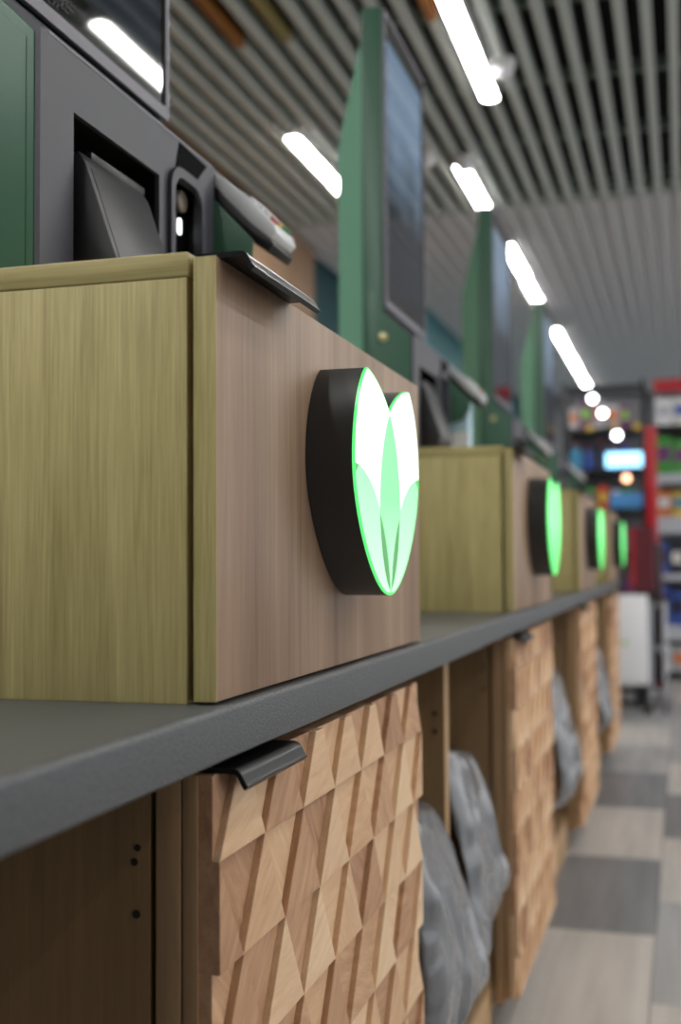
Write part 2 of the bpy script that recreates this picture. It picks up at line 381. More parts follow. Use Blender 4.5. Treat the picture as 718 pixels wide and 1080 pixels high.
# ---- ceiling lamps (rows in view, one reflected; the unseen rest added as fill)
LAMPS = [(-0.80, 3.95, 5.15), (-1.80, 5.30, 6.50), (-1.09, 5.95, 6.85), (-1.08, 7.55, 8.50), (-1.09, 8.62, 9.65), (-1.08, 10.5, 11.7), (-1.08, 11.9, 13.1), (-1.08, 13.3, 14.5),
         (0.82, 3.93, 5.13)] + [(x, y, y + 1.2) for x in (-0.8, -1.3, -1.8) for y in (-1.75, -0.45)] + [(-1.8, 1.05, 2.25)] + [(0.82, y, y + 1.2) for y in (1.0, 2.4)] + [(1.82, y, y + 1.2) for y in (-0.3, 1.4, 3.1, 4.8, 6.5, 8.2, 9.9, 11.6)] + [(2.8, y, y + 1.2) for y in (0.5, 3.4, 6.3)]
LAB = ['linear ceiling lamp at the top edge, between two slats beside white dome', 'linear ceiling lamp running behind the left side of green kiosk column', 'linear lamp just above the top of third green kiosk column',
       'upper of two linear lamps meeting above the farthest kiosk', 'lower of two linear lamps meeting above the farthest kiosk', 'long bright linear lamp right of the farthest kiosk column',
       'linear lamp farther along the bright row right of farthest kiosk', 'linear lamp at far end of the bright row above the rack']
def ceiling_lamp(x, y0, y1, label):
    t = thing('ceiling_lamp', (x, (y0 + y1) / 2, 3.05), label, 'ceiling lamp', 'linear ceiling lamps')
    box('housing', x - 0.036, x + 0.036, y0, y1, 3.052, 3.14, 'lamphouse', t, 0.004)
    o_, i_ = rrect(x - 0.038, x + 0.038, y0, y1, 0.030), rrect(x - 0.0355, x + 0.0355, y0 + 0.0025, y1 - 0.0025, 0.0275); n = len(o_)
    v = [(p[0], p[1], z) for z in (3.043, 3.0518) for q in (o_, i_) for p in q]
    f = []
    for i in range(n):
        j = (i + 1) % n
        f += [(i, j, n + j, n + i), (2 * n + i, 3 * n + i, 3 * n + j, 2 * n + j), (i, 2 * n + i, 2 * n + j, j), (n + i, n + j, 3 * n + j, 3 * n + i)]
    mesh('rim', v, f, 'lamphouse', t)
    v, f = prism(rrect(x - 0.0353, x + 0.0353, y0 + 0.0027, y1 - 0.0027, 0.0273), 'Z', 3.0445, 3.0515)
    mesh('diffuser', v, f, 'lamp', t)
for i, (x, a, b) in enumerate(LAMPS):
    lab = LAB[i] if i < len(LAB) else 'linear ceiling lamp over the aisle outside the picture, %s' % ('reflected in the nearest kiosk screen' if i == 8 else 'hung between the white slats')
    ceiling_lamp(x, a, b, lab)
DOMES = [(-1.246, 5.82, 'white dome camera under slats right of second kiosk monitor'), (-1.065, 5.94, 'white dome camera above the third kiosk column'), (-0.70, 4.82, 'white dome camera beside the lamp at the top edge')]
for x, y, lab in DOMES:
    t = thing('dome_camera', (x, y, 3.08), lab, 'camera', 'ceiling dome cameras')
    v, f = lathe((x, y, 3.08), (0, 0, -1), [(0, 0.055), (0.03, 0.055), (0.035, 0.05)], 20); mesh('base_ring', v, f, 'lamphouse', t, smooth=True)
    v, f = lathe((x, y, 3.045), (0, 0, -1), [(0, 0.048), (0.02, 0.044), (0.038, 0.03), (0.047, 0.012), (0.049, 0.002)], 20); mesh('dome', v, f, 'white', t, smooth=True)

# ================================================================== COUNTER
CT = 0.87
def rounded_slab(x0, x1, y0, y1, z0, z1, r):
    prof = [(x0, z0), (x1 - r * 0.5, z0)]
    for i in range(6):
        a = math.radians(-90 + 15 * i * 1.2); prof.append((x1 - r * 0.5 + r * 0.5 * math.cos(a), z0 + r * 0.5 + r * 0.5 * math.sin(a)))
    for i in range(7):
        a = math.radians(15 * i); prof.append((x1 - r + r * math.cos(a), z1 - r + r * math.sin(a)))
    prof.append((x0, z1))
    return prism(prof, 'Y', y0, y1)
v, f = rounded_slab(-0.98, -0.332, -0.35, 1.985, 0.829, CT, 0.006)
wt = mesh('worktop', v, f, 'worktop', None, (-0.65, 0.8, 0.829), smooth=True)
tag(wt, 'near graphite speckled worktop section carrying the large leaf sign box', 'worktop', 'graphite worktop sections')
v, f = rounded_slab(-0.98, -0.336, 1.9865, 6.36, 0.829, CT, 0.006)
wt = mesh('worktop', v, f, 'worktop', None, (-0.65, 4.2, 0.829), smooth=True)
tag(wt, 'far blurred graphite worktop section carrying the three farther boxes', 'worktop', 'graphite worktop sections')

def smooth_profile(pts, n):
    """Catmull-Rom through the points"""
    r = []
    Pp = [pts[0]] + pts + [pts[-1]]
    m = len(pts) - 1
    for i in range(n + 1):
        u = i / n * m; s = min(int(u), m - 1); q = u - s
        a, b, c, d = [Vector(Pp[s + j]) for j in range(4)]
        p = 0.5 * ((2 * b) + (c - a) * q + (2 * a - 5 * b + 4 * c - d) * q * q + (3 * b - a - 3 * c + d) * q**3)
        r.append((p.x, p.y))
    return r
def handle(name, y0, y1, zt, parent, x_back=-0.358, x_front=-0.318):
    """edge pull: flat plate on the panel's top edge, lip curving down at the front"""
    t = 0.0042
    xe = x_front - 0.0125
    top = [(x_back, zt), (xe, zt), (xe + 0.0028, zt - 0.0006), (xe + 0.0052, zt - 0.0022), (xe + 0.0072, zt - 0.0046), (xe + 0.0090, zt - 0.0080), (xe + 0.0110, zt - 0.0115), (xe + 0.0125, zt - 0.0130)]
    top = top[:1] + smooth_profile(top[1:], 22)
    low = []
    for i, (x, z) in enumerate(top):
        p = top[max(i - 1, 0)]; q = top[min(i + 1, len(top) - 1)]
        d = Vector((q[0] - p[0], q[1] - p[1])).normalized(); low.append((x + d.y * t, z - d.x * t))
    v, f = prism(top + low[::-1], 'Y', y0, y1)
    return mesh(name, v, f, 'black', parent, smooth=True)

# ------------------------------------------------------------------ unit pieces
def pedestal(k):
    dy = PITCH * k; y0 = Y0 + dy; y1 = y0 + UW
    lab = ['nearest olive and walnut checkout box with crisp wood grain', 'second checkout box from the camera, behind the large glowing leaf sign',
           'third checkout box from the camera along the worktop', 'farthest small checkout box at the end of the worktop'][k]
    t = thing('checkout_box', (-0.65, (y0 + y1) / 2, CT), lab, 'box', 'wooden checkout boxes')
    xb = -0.364
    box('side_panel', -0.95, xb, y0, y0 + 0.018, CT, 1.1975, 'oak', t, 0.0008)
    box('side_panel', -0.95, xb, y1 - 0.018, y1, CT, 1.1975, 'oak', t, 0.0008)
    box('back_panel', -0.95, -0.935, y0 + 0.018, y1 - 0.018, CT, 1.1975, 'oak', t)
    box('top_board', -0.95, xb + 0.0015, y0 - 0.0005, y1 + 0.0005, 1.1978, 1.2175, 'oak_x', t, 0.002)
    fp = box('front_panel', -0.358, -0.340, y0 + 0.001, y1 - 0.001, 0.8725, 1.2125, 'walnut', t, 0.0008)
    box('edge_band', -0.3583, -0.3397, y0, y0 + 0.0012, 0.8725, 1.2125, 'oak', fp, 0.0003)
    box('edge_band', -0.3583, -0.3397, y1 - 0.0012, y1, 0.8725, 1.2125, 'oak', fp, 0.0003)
    handle('handle', y0 + 0.008, y0 + 0.176, 1.2168, fp, -0.358, -0.311)
    return t

def bez(p0, p1, p2, p3, n):
    r = []
    for i in range(n):
        t = i / n; s = 1 - t
        r.append((s**3 * p0[0] + 3 * s*s*t * p1[0] + 3 * s*t*t * p2[0] + t**3 * p3[0], s**3 * p0[1] + 3 * s*s*t * p1[1] + 3 * s*t*t * p2[1] + t**3 * p3[1]))
    return r
# leaf emblem in (horizontal, height) metres; bottom tip at 0, 0
H = 0.223
RIGHT = bez((0, 0), (0.062, 0.004), (0.132, 0.075), (0.1345, 0.128), 14) + bez((0.1345, 0.128), (0.136, 0.165), (0.118, 0.205), (0.088, H), 10) + bez((0.088, H), (0.060, 0.222), (0.02, 0.205), (0.0, 0.189), 9)
OUT = RIGHT + [(-y, z) for (y, z) in ([(0.0, 0.189)] + RIGHT[:0:-1])]
OUT = RIGHT + [(0.0, 0.189)] + [(-y, z) for (y, z) in RIGHT[:0:-1]]
def inset(poly, d):
    n = len(poly); r = []
    for i in range(n):
        a, b, c = Vector(poly[i - 1]), Vector(poly[i]), Vector(poly[(i + 1) % n])
        n1 = Vector((-(b - a).y, (b - a).x)).normalized(); n2 = Vector((-(c - b).y, (c - b).x)).normalized()
        m = n1 + n2
        m = m.normalized() if m.length > 1e-6 else n1
        s = d / max(0.45, m.dot(n1)); r.append((b.x + m.x * s, b.y + m.y * s))
    return r
def leaf_sign(k):
    dy = PITCH * k; yc = 1.1725 + dy; zb = 0.9427
    lab = ['large glowing white and green leaf sign in black housing, nearest the camera', 'second glowing green leaf sign along the counter, on the blurred second box',
           'third small glowing green leaf sign along the counter', 'farthest and smallest glowing green leaf sign on the counter'][k]
    t = thing('leaf_sign', (-0.340, yc, zb), lab, 'sign', 'illuminated leaf signs')
    W = lambda pts: [(yc + a, zb + b) for a, b in pts]
    hi = 'near' if k == 0 else 'far'
    # housing: shell of the outline, open at the front, with a stepped back tray
    v, f = prism(W(OUT), 'X', -0.3395, -0.2945); mesh('housing', v, f, 'housing', t, smooth=True)
    v, f = ringprism(W(OUT), W(inset(OUT, 0.0012)), 'X', -0.2944, -0.2915); mesh('rim', v, f, 'sign_rim', t)
    v, f = prism(W(inset(OUT, 0.0013)), 'X', -0.2944, -0.2924); mesh('light_panel', v, f, 'sign_slit', t)
    def leaf(name, pts, mat, x):
        v, f = prism(W(pts), 'X', -0.2923, x); return mesh(name, v, f, mat, t)
    ins = inset(OUT, 0.0015)[1:len(RIGHT)]
    topc = [(0.1180, 0.1262), (0.1000, 0.1220), (0.0856, 0.1168), (0.0740, 0.1110), (0.0620, 0.1040), (0.0520, 0.0965), (0.0438, 0.0885)]   # lower petal's upper edge
    vout = bez((0.0428, 0.0845), (0.041, 0.062), (0.033, 0.022), (0.001, 0.003), 10)                                                          # outer side of the vein
    vin = bez((0.0428, 0.0845), (0.020, 0.064), (0.005, 0.038), (0.0, 0.003), 10)                                                             # inner side of the vein
    cside = bez((0.0, 0.1885), (0.020, 0.175), (0.047, 0.130), (0.0428, 0.0845), 12)                                                          # side of the centre leaf
    for s in (1, -1):
        S = lambda pts: [(s * a, b) for a, b in pts]
        outer = [p for p in ins if p[1] < 0.127]
        leaf('lower_petal', S([(0.001, 0.003)] + outer + topc + vout[:]), 'sign_low_' + hi, -0.2916)
        up_ = [p for p in ins if p[1] >= 0.127]
        leaf('upper_petal', S(up_ + cside + [(0.0432, 0.0885)] + [(a, b + 0.0003) for a, b in topc[::-1]]), 'sign_high_' + hi, -0.2914)
        leaf('dark_vein', S(vout + [(0.001, 0.003)] + vin[:0:-1]), 'sign_slit', -0.2918)
    cl = cside + vin
    leaf('centre_leaf', cl + [(0, 0.003)] + [(-a, b) for a, b in cl[:0:-1]], 'sign_mid_' + hi, -0.2912)
    return t
MAT['sign_rim'] = emission('sign_rim_green', (90, 240, 120), 0.8)
MAT['sign_slit'] = emission('sign_vein_green', (92, 172, 100), 0.55)
MAT['sign_high_near'] = petal_emission('sign_upper_white', (205, 255, 215), (255, 255, 255), 0.075, 0.13, 0.9)
MAT['sign_low_near'] = petal_emission('sign_lower_green', (190, 252, 202), (150, 246, 170), 0.01, 0.12, 0.55)
MAT['sign_mid_near'] = petal_emission('sign_centre_green', (180, 252, 194), (132, 242, 154), 0.02, 0.10, 0.55)
MAT['sign_high_far'] = petal_emission('sign_upper_green', (150, 255, 165), (135, 255, 150), 0.085, 0.2, 0.9)
MAT['sign_low_far'] = petal_emission('sign_lower_deep_green', (118, 250, 135), (130, 255, 148), 0.03, 0.11, 0.85)
MAT['sign_mid_far'] = petal_emission('sign_centre_deep_green', (120, 250, 138), (110, 245, 130), 0.05, 0.16, 0.8)

# ---- base cabinets with carved doors
P, RH, ZT, NR = 0.1, 0.0838, 0.753, 9
XB, XL, XH = -0.3557, -0.344, -0.3378
def block_mesh(name, pts, thick):
    v, f = prism(pts, 'X', 0.0, thick)
    me = bpy.data.meshes.new(name); me.from_pydata(v, [], f)
    bm = bmesh.new(); bm.from_mesh(me); bmesh.ops.recalc_face_normals(bm, faces=bm.faces)
    es = [e for e in bm.edges if all(abs(q.co.x - thick) < 1e-6 for q in e.verts)]
    bmesh.ops.bevel(bm, geom=es, offset=0.0006, segments=1, affect='EDGES'); bm.to_mesh(me); bm.free()
    me.materials.append(MAT['block']); return me
g = 0.0002; h = RH - g; TH = XH - XB; TL = XL - XB
TOPH = 0.817 - ZT                                      # clipped height of the top row
cut = (P / 2) * (1 - TOPH / RH)                        # half width of the clipped apex
BM = {
 'up': block_mesh('block', [(-P/2 + g, 0), (P/2 - g, 0), (0, h)], TH),
 'down': block_mesh('block', [(-P/2 + g, h), (0, 0), (P/2 - g, h)], TL),
 'hupL': block_mesh('block', [(0, 0), (P/2 - g, 0), (0, h)], TH), 'hupR': block_mesh('block', [(0, 0), (0, h), (-P/2 + g, 0)], TH),
 'up_c': block_mesh('block', [(-P/2 + g, 0), (P/2 - g, 0), (cut, TOPH), (-cut, TOPH)], TH),
 'down_c': block_mesh('block', [(-P/2 + cut + g, TOPH), (0, 0), (P/2 - cut - g, TOPH)], TL),
 'hdnL_c': block_mesh('block', [(0, 0), (P/2 - cut - g, TOPH), (0, TOPH)], TL), 'hdnR_c': block_mesh('block', [(0, 0), (0, TOPH), (-P/2 + cut + g, TOPH)], TL),
 'hdnL': block_mesh('block', [(0, 0), (P/2 - g, h), (0, h)], TL), 'hdnR': block_mesh('block', [(0, 0), (0, h), (-P/2 + g, h)], TL),
}
rb = random.Random(11)
def cabinet(k):
    dy = PITCH * k; y0 = Y0 + dy; y1 = y0 + UW
    lab = ['nearest base cabinet with carved triangle-block door and black edge pull', 'second base cabinet from the camera, carved door right of draped grey bags',
           'third base cabinet with carved wooden door, blurred, along the aisle', 'farthest base cabinet with narrow blurred carved wooden door'][k]
    t = thing('base_cabinet', (-0.65, (y0 + y1) / 2, 0), lab, 'cabinet', 'base cabinets with carved doors')
    sp = box('side_panel', -0.95, -0.3945, y0, y0 + 0.018, 0.055, 0.8288, 'carcass', t, 0.0006)
    for hx, hz, hr in ((-0.4047, 0.7604, 0.0028), (-0.4071, 0.7495, 0.0030), (-0.4054, 0.7103, 0.0034)):
        v, f = lathe((hx, y0 - 0.0006, hz), (0, 1, 0), [(0, hr), (0.0004, hr)], 14); mesh('screw_hole', v, f, 'void', sp)
    box('side_panel', -0.95, -0.3945, y1 - 0.018, y1, 0.055, 0.8288, 'carcass', t, 0.0006)
    box('bottom_panel', -0.95, -0.3945, y0 + 0.018, y1 - 0.018, 0.09, 0.108, 'carcass', t)
    box('back_panel', -0.95, -0.94, y0 + 0.018, y1 - 0.018, 0.108, 0.8288, 'carcass', t)
    box('face_frame', -0.3895, -0.3693, y0, y0 + 0.06, 0.07, 0.8286, 'doorboard', t, 0.0006)
    box('face_frame', -0.3895, -0.3693, y1 - 0.06, y1, 0.07, 0.8286, 'doorboard', t, 0.0006)
    for yy in (y0 + 0.05, y1 - 0.08):
        for xx in (-0.45, -0.88):
            v, f = lathe((xx, yy + 0.015, 0.055), (0, 0, -1), [(0, 0.022), (0.01, 0.022), (0.012, 0.014), (0.045, 0.014), (0.047, 0.02), (0.055, 0.02)], 12)
            mesh('leg', v, f, 'blackplastic', t)
    d = box('door', -0.3675, XB, y0 + 0.0005, y1 - 0.0005, ZT - RH * (NR - 1), 0.817, 'doorboard', t, 0.0006)
    handle('handle', y0 + 0.012, y0 + 0.156, 0.8214, d, -0.366, -0.3188)
    yl = y0 + 0.0025
    base = Vector(t.location)
    def blk(key, y, z):
        o = bpy.data.objects.new('block', BM[key]); COL.objects.link(o); o.parent = d
        o.location = Vector((XB + rb.uniform(-0.0006, 0.0003), y, z)) - base
    for r in range(NR):
        z = ZT - RH * r; c = '_c' if r == 0 else ''
        if r % 2 == 0:
            for j in range(7): blk('up' + c, yl + P * (j + 0.5), z)
            for j in range(1, 7): blk('down' + c, yl + P * j, z)
            blk('hdnL' + c, yl, z); blk('hdnR' + c, yl + 0.7, z)
        else:
            for j in range(1, 7): blk('up', yl + P * j, z)
            for j in range(7): blk('down', yl + P * (j + 0.5), z)
            blk('hupL', yl, z); blk('hupR', yl + 0.7, z)
    return t

# ---- open bay between two cabinets: mid partition, bottom shelf, kick board
def bay(k):
    dy = PITCH * k; ya, yb = Y0 + UW + dy, Y0 + PITCH + dy
    lab = ['open wooden bay holding two draped grey bags beside the nearest cabinet', 'open wooden bay between second and third carved doors', 'open wooden bay between third and farthest carved doors'][k]
    t = thing('open_bay', (-0.65, (ya + yb) / 2, 0.0), lab, 'shelf bay', 'open bays under the worktop')
    ym = 1.947 + dy
    pt = box('partition', -0.95, -0.394, ym, ym + 0.036, 0.128, 0.8285, 'carcass', t, 0.0006)
    box('edge_band', -0.3943, -0.3932, ym + 0.001, ym + 0.035, 0.128, 0.8285, 'carcass_edge', pt)
    for hz in (0.72, 0.69):
        v, f = lathe((-0.41, ym - 0.0006, hz), (0, 1, 0), [(0, 0.004), (0.0004, 0.004)], 12); mesh('screw_hole', v, f, 'void', pt)
    box('bottom_shelf', -0.95, -0.396, ya + 0.0005, yb - 0.0005, 0.11, 0.128, 'carcass', t, 0.0006)
    box('kick_board', -0.414, -0.396, ya + 0.0005, yb - 0.0005, 0.0, 0.11, 'carcass_edge', t, 0.0006)
    box('back_panel', -0.95, -0.938, ya + 0.001, yb - 0.001, 0.128, 0.8285, 'carcass', t)
    return t

from mathutils import noise as mnoise
def bag(name, y0, y1, prof_near, prof_far, label, seed):
    """crumpled plastic bag folded over a bin rim: sheet along a profile, sagging from near end to far end"""
    nu, nv = 42, 90
    A, B = smooth_profile(prof_near, nv), smooth_profile(prof_far, nv)
    V, Fc = [], []
    for j in range(nv + 1):
        t = j / nv
        for i in range(nu + 1):
            s = i / nu
            e = s * s * (3 - 2 * s)
            x = A[j][0] * (1 - e) + B[j][0] * e; z = A[j][1] * (1 - e) + B[j][1] * e
            y = y0 + (y1 - y0) * s
            amp = 0.003 + 0.010 * min(1, t * 1.5)
            q = Vector((y * 7 + seed, z * 2.2, seed * 1.7))
            d = mnoise.noise(q) * amp * 1.3 + mnoise.noise(Vector((y * 17 + z * 8, z * 9 - y * 4, seed))) * amp * 0.7
            d += (0.5 + 0.5 * math.sin(y * 46 + 5 * mnoise.noise(Vector((y * 5, z * 6, seed))) + z * 9)) ** 3 * amp * 0.6
            d += abs(mnoise.noise(Vector((y * 22 - z * 12, z * 16 + y * 9, seed * 3.1)))) * amp * 0.55
            ed = min(s, 1 - s) * 8
            if ed < 1: x -= (1 - ed)**2 * 0.02
            d2 = mnoise.noise(Vector((y * 12, seed, t * 3))) * 0.012 * t * t
            V.append((x + d, y, z + d2))
    for j in range(nv):
        for i in range(nu):
            a = j * (nu + 1) + i; Fc.append((a, a + 1, a + nu + 2, a + nu + 1))
    o = mesh(name, V, Fc, 'bag', None, ((-0.38), (y0 + y1) / 2, prof_near[-1][1]), smooth=True)
    md = o.modifiers.new('film', 'SOLIDIFY'); md.thickness = 0.0008
    tag(o, label, 'bag', 'grey plastic bags draped in the bays')
    return o

# ------------------------------------------------------------------ kiosks
KX = -0.583
KY, KW = 0.971, 0.43
def kiosk(k):
    dy = PITCH * k; a = KY + dy; b = a + KW; zb = 1.2176
    lab = ['nearest self-checkout kiosk with graphite front, printer chute and tilted screen edge', 'second self-checkout kiosk with tall green column and large portrait monitor',
           'third self-checkout kiosk with dark green column, blurred', 'farthest self-checkout kiosk with thin dark green column'][k]
    t = thing('checkout_kiosk', (-0.66, (a + b) / 2, zb), lab, 'kiosk', 'self-checkout kiosks')
    prof = [(KX - 0.0062, zb), (KX - 0.0062, 1.4885), (-0.6555, 1.5535), (-0.6525, 2.262), (-0.699, 2.268), (-0.702, 2.19), (-0.702, zb)]
    for yy, yz, s in ((a, a + 0.014, -1), (b - 0.014, b, 1)):
        v, f = prism(prof, 'Y', yy, yz); sp = mesh('side_panel', v, f, 'green', t, bevel=0.0015)
        ins = [(KX - 0.0145, zb + 0.012), (KX - 0.0145, 1.4835), (-0.664, 1.5515), (-0.664, 1.60), (-0.690, 1.60), (-0.690, zb + 0.012)]
        yo = yy if s < 0 else yz
        v, f = prism(ins, 'Y', yo - 0.0012 if s < 0 else yo, yo if s < 0 else yo + 0.0012); mesh('inset_plate', v, f, 'green', sp, bevel=0.0005)
        v, f = lathe((-0.653, yo, 1.4895), (0, s, 0), [(0, 0.011), (0.004, 0.011), (0.005, 0.009), (0.0052, 0.004)], 18); mesh('lock', v, f, 'brass', sp, smooth=True)
    # rear cover folded away from the side panels, top slanting backwards
    v = [(-0.7022, a + 0.0005, zb), (-0.772, a + 0.046, zb), (-0.772, b - 0.046, zb), (-0.7022, b - 0.0005, zb),
         (-0.7022, a + 0.0005, 2.19), (-0.772, a + 0.046, 1.955), (-0.772, b - 0.046, 1.955), (-0.7022, b - 0.0005, 2.19)]
    f = [(0, 1, 2, 3), (4, 5, 6, 7), (0, 1, 5, 4), (1, 2, 6, 5), (2, 3, 7, 6), (3, 0, 4, 7)]
    mesh('rear_cover', v, f, 'greenlight', t)
    # graphite front plate with openings
    ys = [a + 0.0006, a + 0.064, a + 0.264, a + 0.294, a + 0.378, b - 0.0006]; zs = [zb, 1.235, 1.262, 1.432, 1.4445, 1.4925]
    holes = {(1, 1), (1, 2), (3, 2), (3, 1), (3, 3)}
    bm = bmesh.new(); grid = {}
    base = Vector(t.location)
    for i, y in enumerate(ys):
        for j, z in enumerate(zs): grid[i, j] = bm.verts.new(Vector((KX + 0.0002, y, z)) - base)
    fs = []
    for i in range(len(ys) - 1):
        for j in range(len(zs) - 1):
            if (i, j) in holes: continue
            fs.append(bm.faces.new((grid[i, j], grid[i + 1, j], grid[i + 1, j + 1], grid[i, j + 1])))
    ex = bmesh.ops.extrude_face_region(bm, geom=fs)
    bmesh.ops.translate(bm, verts=[q for q in ex['geom'] if isinstance(q, bmesh.types.BMVert)], vec=(-0.006, 0, 0))
    for q in [q for q in bm.verts if not q.link_faces]: bm.verts.remove(q)
    bmesh.ops.recalc_face_normals(bm, faces=bm.faces)
    me = bpy.data.meshes.new('front_plate'); bm.to_mesh(me); bm.free(); me.materials.append(MAT['body'])
    fpl = bpy.data.objects.new('front_plate', me); COL.objects.link(fpl); fpl.parent = t
    # sloped top cover with a pale edge trim
    v, f = prism([(KX - 0.0005, 1.4928), (-0.6495, 1.5555), (-0.6495, 1.545), (KX - 0.0075, 1.4855)], 'Y', a + 0.0145, b - 0.0145); mesh('top_cover', v, f, 'body', t)
    v, f = prism([(KX + 0.0008, 1.4915), (KX + 0.0008, 1.4945), (KX - 0.003, 1.4975), (KX - 0.003, 1.4935)], 'Y', a + 0.0145, b + 0.002); mesh('edge_trim', v, f, 'bezel', t)
    # printer bay interior
    v, f = multi([boxv(-0.69, -0.685, a + 0.05, a + 0.278, 1.22, 1.45), boxv(-0.685, KX - 0.0065, a + 0.05, a + 0.054, 1.22, 1.45), boxv(-0.685, KX - 0.0065, a + 0.274, a + 0.278, 1.22, 1.45),
                  boxv(-0.685, KX - 0.0065, a + 0.054, a + 0.274, 1.445, 1.45), boxv(-0.685, KX - 0.0065, a + 0.054, a + 0.274, 1.22, 1.224)])
    mesh('printer_bay', v, f, 'void', t)
    # inclined printer cover bulging out of the bay
    c0, c1 = a + 0.0755, a + 0.222
    cp = [(-0.584, 1.3975), (-0.5755, 1.384), (-0.5413, 1.285), (-0.536, 1.262), (-0.545, 1.246), (-0.63, 1.246), (-0.63, 1.375)]
    v, f = prism(cp, 'Y', c0, c1); ch = mesh('printer_cover', v, f, 'chute', t, bevel=0.002)
    v, f = prism([(x + 0.0008, z + 0.0004) for x, z in [(-0.574, 1.380), (-0.5413, 1.285), (-0.5365, 1.264), (-0.5395, 1.264), (-0.5443, 1.285), (-0.577, 1.380)]], 'Y', c0 + 0.008, c1 - 0.004)
    mesh('cover_skin', v, f, 'chute', ch, bevel=0.0006)
    v, f = multi([boxv(-0.612, -0.583, c0 + 0.026, c1 + 0.004, 1.396, 1.404), boxv(-0.612, -0.606, c0 + 0.026, c1 + 0.004, 1.404, 1.408)])
    mesh('paper_slot', v, f, 'blackplastic', ch, bevel=0.0008)
    v, f = prism([(-0.5835, 1.392), (-0.5725, 1.372), (-0.548, 1.300), (-0.551, 1.299), (-0.5755, 1.371), (-0.5865, 1.391)], 'Y', c1 - 0.003, c1 + 0.0015); mesh('side_trim', v, f, 'bezel', ch)
    # scanner window
    o_, i_ = rrect(a + 0.286, a + 0.389, 1.232, 1.4565, 0.030), rrect(a + 0.2975, a + 0.3775, 1.243, 1.4445, 0.022)
    v, f = ringprism(o_, i_, 'X', KX + 0.0004, KX + 0.006); sw = mesh('scanner_frame', v, f, 'body', t, smooth=True)
    v, f = multi([boxv(-0.660, -0.655, a + 0.285, a + 0.392, 1.225, 1.46), boxv(-0.655, KX - 0.0065, a + 0.285, a + 0.289, 1.225, 1.46), boxv(-0.655, KX - 0.0065, a + 0.388, a + 0.392, 1.225, 1.46)])
    mesh('scanner_bay', v, f, 'blackplastic', sw)
    v, f = prism(rrect(a + 0.295, a + 0.386, 1.25, 1.452, 0.014), 'X', -0.608, -0.600); mesh('scanner_glass', v, f, 'glass', sw)
    v, f = lathe((-0.5998, a + 0.361, 1.431), (1, 0, 0), [(0, 0.014), (0.003, 0.014), (0.005, 0.011)], 18); mesh('scanner_lens', v, f, 'lens', sw, smooth=True)
    v, f = prism(rrect(a + 0.352, a + 0.362, 1.388, 1.408, 0.004), 'X', -0.5998, -0.5985); mesh('scanner_light', v, f, 'scanlight', sw)  # white highlight in the window, drawn as a small glowing plate
    # dark sensor window at the upper edge
    v, f = prism([(a + 0.320, 1.4895), (a + 0.402, 1.4865), (a + 0.365, 1.4535), (a + 0.308, 1.4525)], 'X', KX + 0.0003, KX + 0.0018); mesh('sensor_window', v, f, 'sensor', t)
    # green arm for the payment terminal
    v, f = prism([(KX - 0.02, 1.462), (KX, 1.452), (-0.529, 1.395), (-0.531, 1.372), (-0.55, 1.345), (KX - 0.02, 1.33)], 'Y', b + 0.0005, b + 0.006); mesh('terminal_arm', v, f, 'green', t, bevel=0.001)
    # monitor
    z0, z1 = 1.562, 2.262; m0, m1 = a + 0.003, b - 0.001
    v, f = ringprism(rrect(m0, m1, z0, z1, 0.006, 3), rrect(m0 + 0.012, m1 - 0.010, z0 + 0.016, z1 - 0.014, 0.002, 3), 'X', -0.6522, -0.6465); mo = mesh('monitor_bezel', v, f, 'bezel', t, smooth=True)
    box('monitor_back', -0.700, -0.688, a + 0.0145, b - 0.0145, z0 + 0.004, z1 - 0.004, 'blackplastic', mo)
    sc = box('screen_glass', -0.6521, -0.6495, m0 + 0.0121, m1 - 0.0101, z0 + 0.0161, z1 - 0.0141, 'glass', mo)
    box('display', -0.6496, -0.6493, m0 + 0.030, m1 - 0.026, z0 + 0.066, z1 - 0.06, 'screen', sc)
    box('monitor_body', -0.6875, -0.6523, a + 0.0145, b - 0.0145, z0 + 0.004, z1 - 0.004, 'blackplastic', mo)
    marks = []
    rm = random.Random(5)
    for row in range(4):
        y = m0 + 0.06
        while y < m0 + 0.20 - row * 0.02:
            wd = rm.choice((0.004, 0.006, 0.009)); zz = z0 + 0.041 - row * 0.0062
            marks += [boxv(-0.64949, -0.64925, y, y + wd, zz, zz + 0.0009), boxv(-0.64949, -0.64925, y, y + 0.001, zz, zz + 0.0042)]
            if rm.random() < 0.5: marks.append(boxv(-0.64949, -0.64925, y, y + wd, zz + 0.0034, zz + 0.0042))
            y += wd + 0.003
    v, f = multi(marks); mesh('printed_marks', v, f, 'bodydark', mo)
    return t
MAT['scanlight'] = emission('scanner_white_light', (250, 252, 255), 2.0)
MAT['lens'] = plain('scanner_lens_beige', (120, 108, 96), 0.3)
MAT['sensor'] = plain('sensor_black', (12, 12, 13), 0.8, spec=0.05)
MAT['bodydark'] = plain('print_grey', (74, 74, 78), 0.5)

